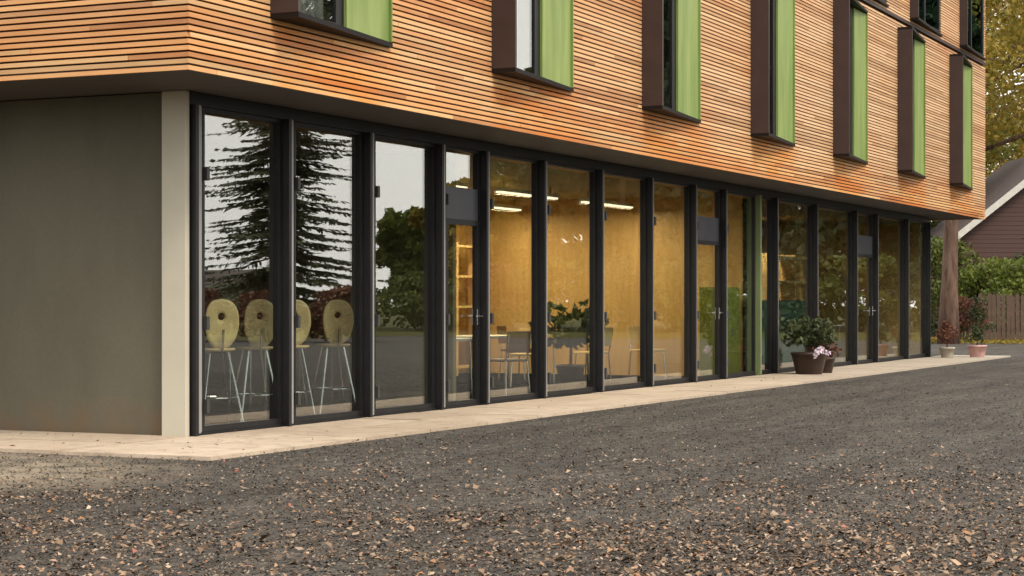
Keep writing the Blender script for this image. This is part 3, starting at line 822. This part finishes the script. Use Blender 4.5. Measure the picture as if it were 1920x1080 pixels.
for k, (y_, lb) in enumerate([(-24.6, 'added brown shrub darkening the reflection behind the leftmost bar stool'), (-22.6, 'added brown shrub darkening the reflection between the bar stools'), (-20.6, 'added brown shrub darkening the reflection behind the fourth bar stool')]):  # shrubs added to give a dark band in the glass behind the stools
    shrub((36.2+k*.8, y_, 0), (.8, 1.25), 1.75, 'rust_leaves', lb, 60, 70, .07, group='shrubs added to darken the glass reflection')
# maroon house beyond
def gable_house(loc, rz, W, D, eave, ridge, wallm, label, name='gabled_house', win=True, planks=True):
    t = thing(name, label, 'house', loc, rz)
    MB().add([(-W/2,0,0),(W/2,0,0),(W/2,0,eave),(0,0,ridge),(-W/2,0,eave),(-W/2,D,0),(W/2,D,0),(W/2,D,eave),(0,D,ridge),(-W/2,D,eave)],
             [(0,1,2,3,4),(9,8,7,6,5),(1,6,7,2),(5,0,4,9),(2,7,8,3),(3,8,9,4)]).build('wall', wallm, t)
    sl_ = (ridge-eave)/(W/2); o_ = .45
    for s_ in (-1, 1):
        rf = MB(); x0, x1 = 0, s_*(W/2+o_); z0, z1 = ridge+.10, ridge+.10-sl_*(W/2+o_)
        vs = [(x0,-o_,z0),(x1,-o_,z1),(x1,D+o_,z1),(x0,D+o_,z0)]; vs += [(a, b, c+.16) for a, b, c in vs]
        fs = [(0,3,2,1),(4,5,6,7),(0,1,5,4),(1,2,6,5),(2,3,7,6),(3,0,4,7)]
        if s_ < 0: fs = [tuple(reversed(f)) for f in fs]
        ro = rf.add(vs, fs).build('roof', 'roof_tile', t)
        vb = MB(); vs = [(x0,-o_-.04,z0-.12),(x1,-o_-.04,z1-.12),(x1,-o_-.002,z1-.12),(x0,-o_-.002,z0-.12)]; vs += [(a, b, c+.31) for a, b, c in vs]
        vb.add(vs, fs).build('verge_board', 'white_trim', ro)
    if planks:
        pm = MB().box(0, 1, -.018, 0, 0, .165).mesh('cladding_board', wallm)
        k = 0
        while k*.18 < ridge-.3:
            z = k*.18; hw = W/2 if z+.17 < eave else W/2*(ridge-z-.17)/(ridge-eave)
            if hw > .15: ob = link('cladding_board', pm, t); ob.location = (-hw, -.002, z); ob.scale.x = 2*hw
            k += 1
    if win:
        for xx in (-W*.25, W*.25):
            f = MB().box(xx-.5, xx-.43, -.06, -.025, 1.0, 2.2).box(xx+.43, xx+.5, -.06, -.025, 1.0, 2.2).box(xx-.43, xx+.43, -.06, -.025, 1.0, 1.07).box(xx-.43, xx+.43, -.06, -.025, 2.13, 2.2).box(xx-.03, xx+.03, -.06, -.025, 1.07, 2.13).build('window', 'white_trim', t)
            MB().box(xx-.43, xx-.03, -.045, -.035, 1.07, 2.13).build('pane', 'teal_glass', f); MB().box(xx+.03, xx+.43, -.045, -.035, 1.07, 2.13).build('pane', 'teal_glass', f)
    return t
gable_house((66.1, 3.4, 0), AX-R(90), 10.8, 9, 3.0, 7.3, 'maroon_boards', 'maroon boarded house with white verge at the right edge')
# across the yard, seen in the glass
spruce((62.7, -38.2, 0), 27, 4.6, 'tall layered spruce mirrored in the two leftmost panes', 3)
spruce((76, -57, 0), 12, 2.6, 'smaller spruce mirrored left of the tall one', 5)
gable_house((84.5, -57, 0), R(25), 5, 5, 1.7, 2.9, 'shed_wall', 'small brown gabled shed mirrored behind the bar stools', 'garden_shed', win=True)
mir = [(69, -33.2, 6.0, 2.4, 'lime_leaves', 'round green tree mirrored in the third pane'),
       (66, -29.3, 7.5, 2.6, 'autumn_leaves', 'autumn tree mirrored in the first glazed door'),
       (74, -27.6, 16, 4.5, 'green_leaves', 'large green tree mirrored right of the first door'),
       (70, -24.0, 18, 5.5, 'dark_leaves', 'dark tree mirrored in the wood-panelled room glass'),
       (78, -22.5, 19, 6.0, 'green_leaves', 'green tree mirrored in the middle panes'),
       (72, -17.5, 18, 5.5, 'dark_leaves', 'dark tree mirrored in the pane left of the green partition'),
       (84, -16.0, 19, 6.0, 'green_leaves', 'green tree mirrored in the panes beside the planter'),
       (76, -10.5, 18, 5.0, 'dark_leaves', 'dark tree mirrored in the far panes')]
for (x_, y_, H, cr, lm, lb) in mir:
    broadleaf((x_, y_, 0), H, cr, lm, lb, 17, 130, .30, .3, .04, group='trees across the yard', clumps=7)

for k, (x_, y_, rx_, H, lm, lb) in enumerate([
        (60, -29.5, 2.2, 2.6, 'green_leaves', 'rounded shrub mirrored below the third pane\'s tree'),
        (62, -26.5, 2.2, 3.0, 'rust_leaves', 'reddish shrub mirrored in the first glazed door'),
        (61, -23.5, 2.2, 3.2, 'green_leaves', 'green shrub mirrored left of the panelled room'),
        (63, -20.5, 2.2, 3.4, 'dark_leaves', 'dark shrub mirrored in the panelled room glass'),
        (62, -17.5, 2.2, 3.2, 'green_leaves', 'green shrub mirrored in the second glazed door'),
        (64, -14.5, 2.2, 3.4, 'dark_leaves', 'dark shrub mirrored beside the green partition'),
        (65, -11.5, 2.2, 3.4, 'green_leaves', 'green shrub mirrored above the planter'),
        (66, -8.5, 2.2, 3.2, 'dark_leaves', 'dark shrub mirrored in the farthest panes')]):
    shrub((x_, y_, 0), (rx_, rx_), H, lm, lb, 60, 60, .13, group='shrubs across the yard')
# ------------------------------------------------------------------ fallen leaves
def scatter():
    P = []
    fx, fy = math.cos(AX), math.sin(AX); rx, ry = fy, -fx
    def clump(cx, cy, s_): return .5+.5*math.sin(cx*1.3*s_+1.7*math.sin(cy*.9*s_))*math.sin(cy*1.1*s_+1.3*math.sin(cx*.7*s_)+.6)
    n = 0
    while n < 38000:
        D = 6.5*math.exp(random.random()*math.log(48/6.5)); X = random.uniform(-.45, .45)*D
        x_ = -14.154+D*fx+X*rx; y_ = -9.828+D*fy+X*ry
        if (x_ > -1.75 and y_ > -1.4 and x_ < 29.4) : 
            if random.random() > .16 or x_ > -.05 and y_ > -.05: continue
        near = max(0, min(1, (17.5-D)/6.5)); 
        k = clump(x_, y_, 1.0)*clump(x_+3, y_-7, 2.3)
        dens = near*(.12+1.0*k)+.035*(D < 32)*(.3+k)+.01
        dr = math.hypot((x_+5.0)/1.5, (y_+7.2)/.75)           # a drift swept up at the lower right
        dens += .9*math.exp(-dr*dr*.5)
        if random.random() < dens: P.append((x_, y_, .004+random.random()*.012)); n += 1
    P = np.array(P); n = len(P)
    a = rng.uniform(0, 6.283, n); sz = rng.uniform(.006, .018, (n,1))*np.where(rng.uniform(size=(n,1)) > .93, 1.7, 1)
    U = np.stack([np.cos(a), np.sin(a), rng.normal(size=n)*.25], 1)*sz
    V = np.stack([-np.sin(a), np.cos(a), rng.normal(size=n)*.35], 1)*sz*.9
    P[:,2] += np.where(P[:,0] > -1.75, np.where((P[:,1] > -1.42) & (P[:,0] < 29.4), .034, 0), 0)
    P[:,2] += np.abs(U[:,2])+np.abs(V[:,2])*.6
    fold = np.zeros((n,3)); fold[:,2] = sz[:,0]*rng.uniform(-.1, .5, n)
    o = link('fallen_leaves', quads_mesh('fallen_leaves', 'litter', P, U, V, fold)); o['kind'] = 'stuff'
    o['label'] = 'dry brown and orange leaves scattered over the asphalt'; o['category'] = 'leaves'
    # loose grit and chippings on the asphalt
    n = 95000
    D = 6.5*np.exp(rng.uniform(0, 1, n)*math.log(30/6.5)); X = rng.uniform(-.45, .45, n)*D
    P = np.stack([-14.154+D*fx+X*rx, -9.828+D*fy+X*ry, rng.uniform(.002, .007, n)], 1)
    P = P[~((P[:,0] > -1.82) & (P[:,1] > -1.48) & (P[:,0] < 29.5))]; n = len(P)
    a = rng.uniform(0, 6.283, n); sz = rng.uniform(.004, .011, (n,1))
    U = np.stack([np.cos(a), np.sin(a), rng.normal(size=n)*.3], 1)*sz; V = np.stack([-np.sin(a), np.cos(a), rng.normal(size=n)*.3], 1)*sz*1.3
    fold = np.zeros((n,3)); fold[:,2] = sz[:,0]*.5
    o = link('grit', quads_mesh('grit', 'grit', P, U, V, fold)); o['kind'] = 'stuff'
    o['label'] = 'fine grey grit and chippings loose on the asphalt'; o['category'] = 'grit'
    # drift of leaves along the fence and under the far trees
    n = 9000
    q = rng.uniform(0, 1, n); X = rng.normal(size=n)*1.6; 
    P = np.stack([44.5+rng.uniform(-1.5, 6, n), 3.5+rng.normal(size=n)*2.6, .02+rng.uniform(0, .04, n)], 1)
    U, V = rand_axes(n, .05, .75)
    o = link('leaf_drift', quads_mesh('leaf_drift', 'autumn_leaves', P, U, V)); o['kind'] = 'stuff'
    o['label'] = 'orange leaf drift under the far fence and trees'; o['category'] = 'leaves'
scatter()
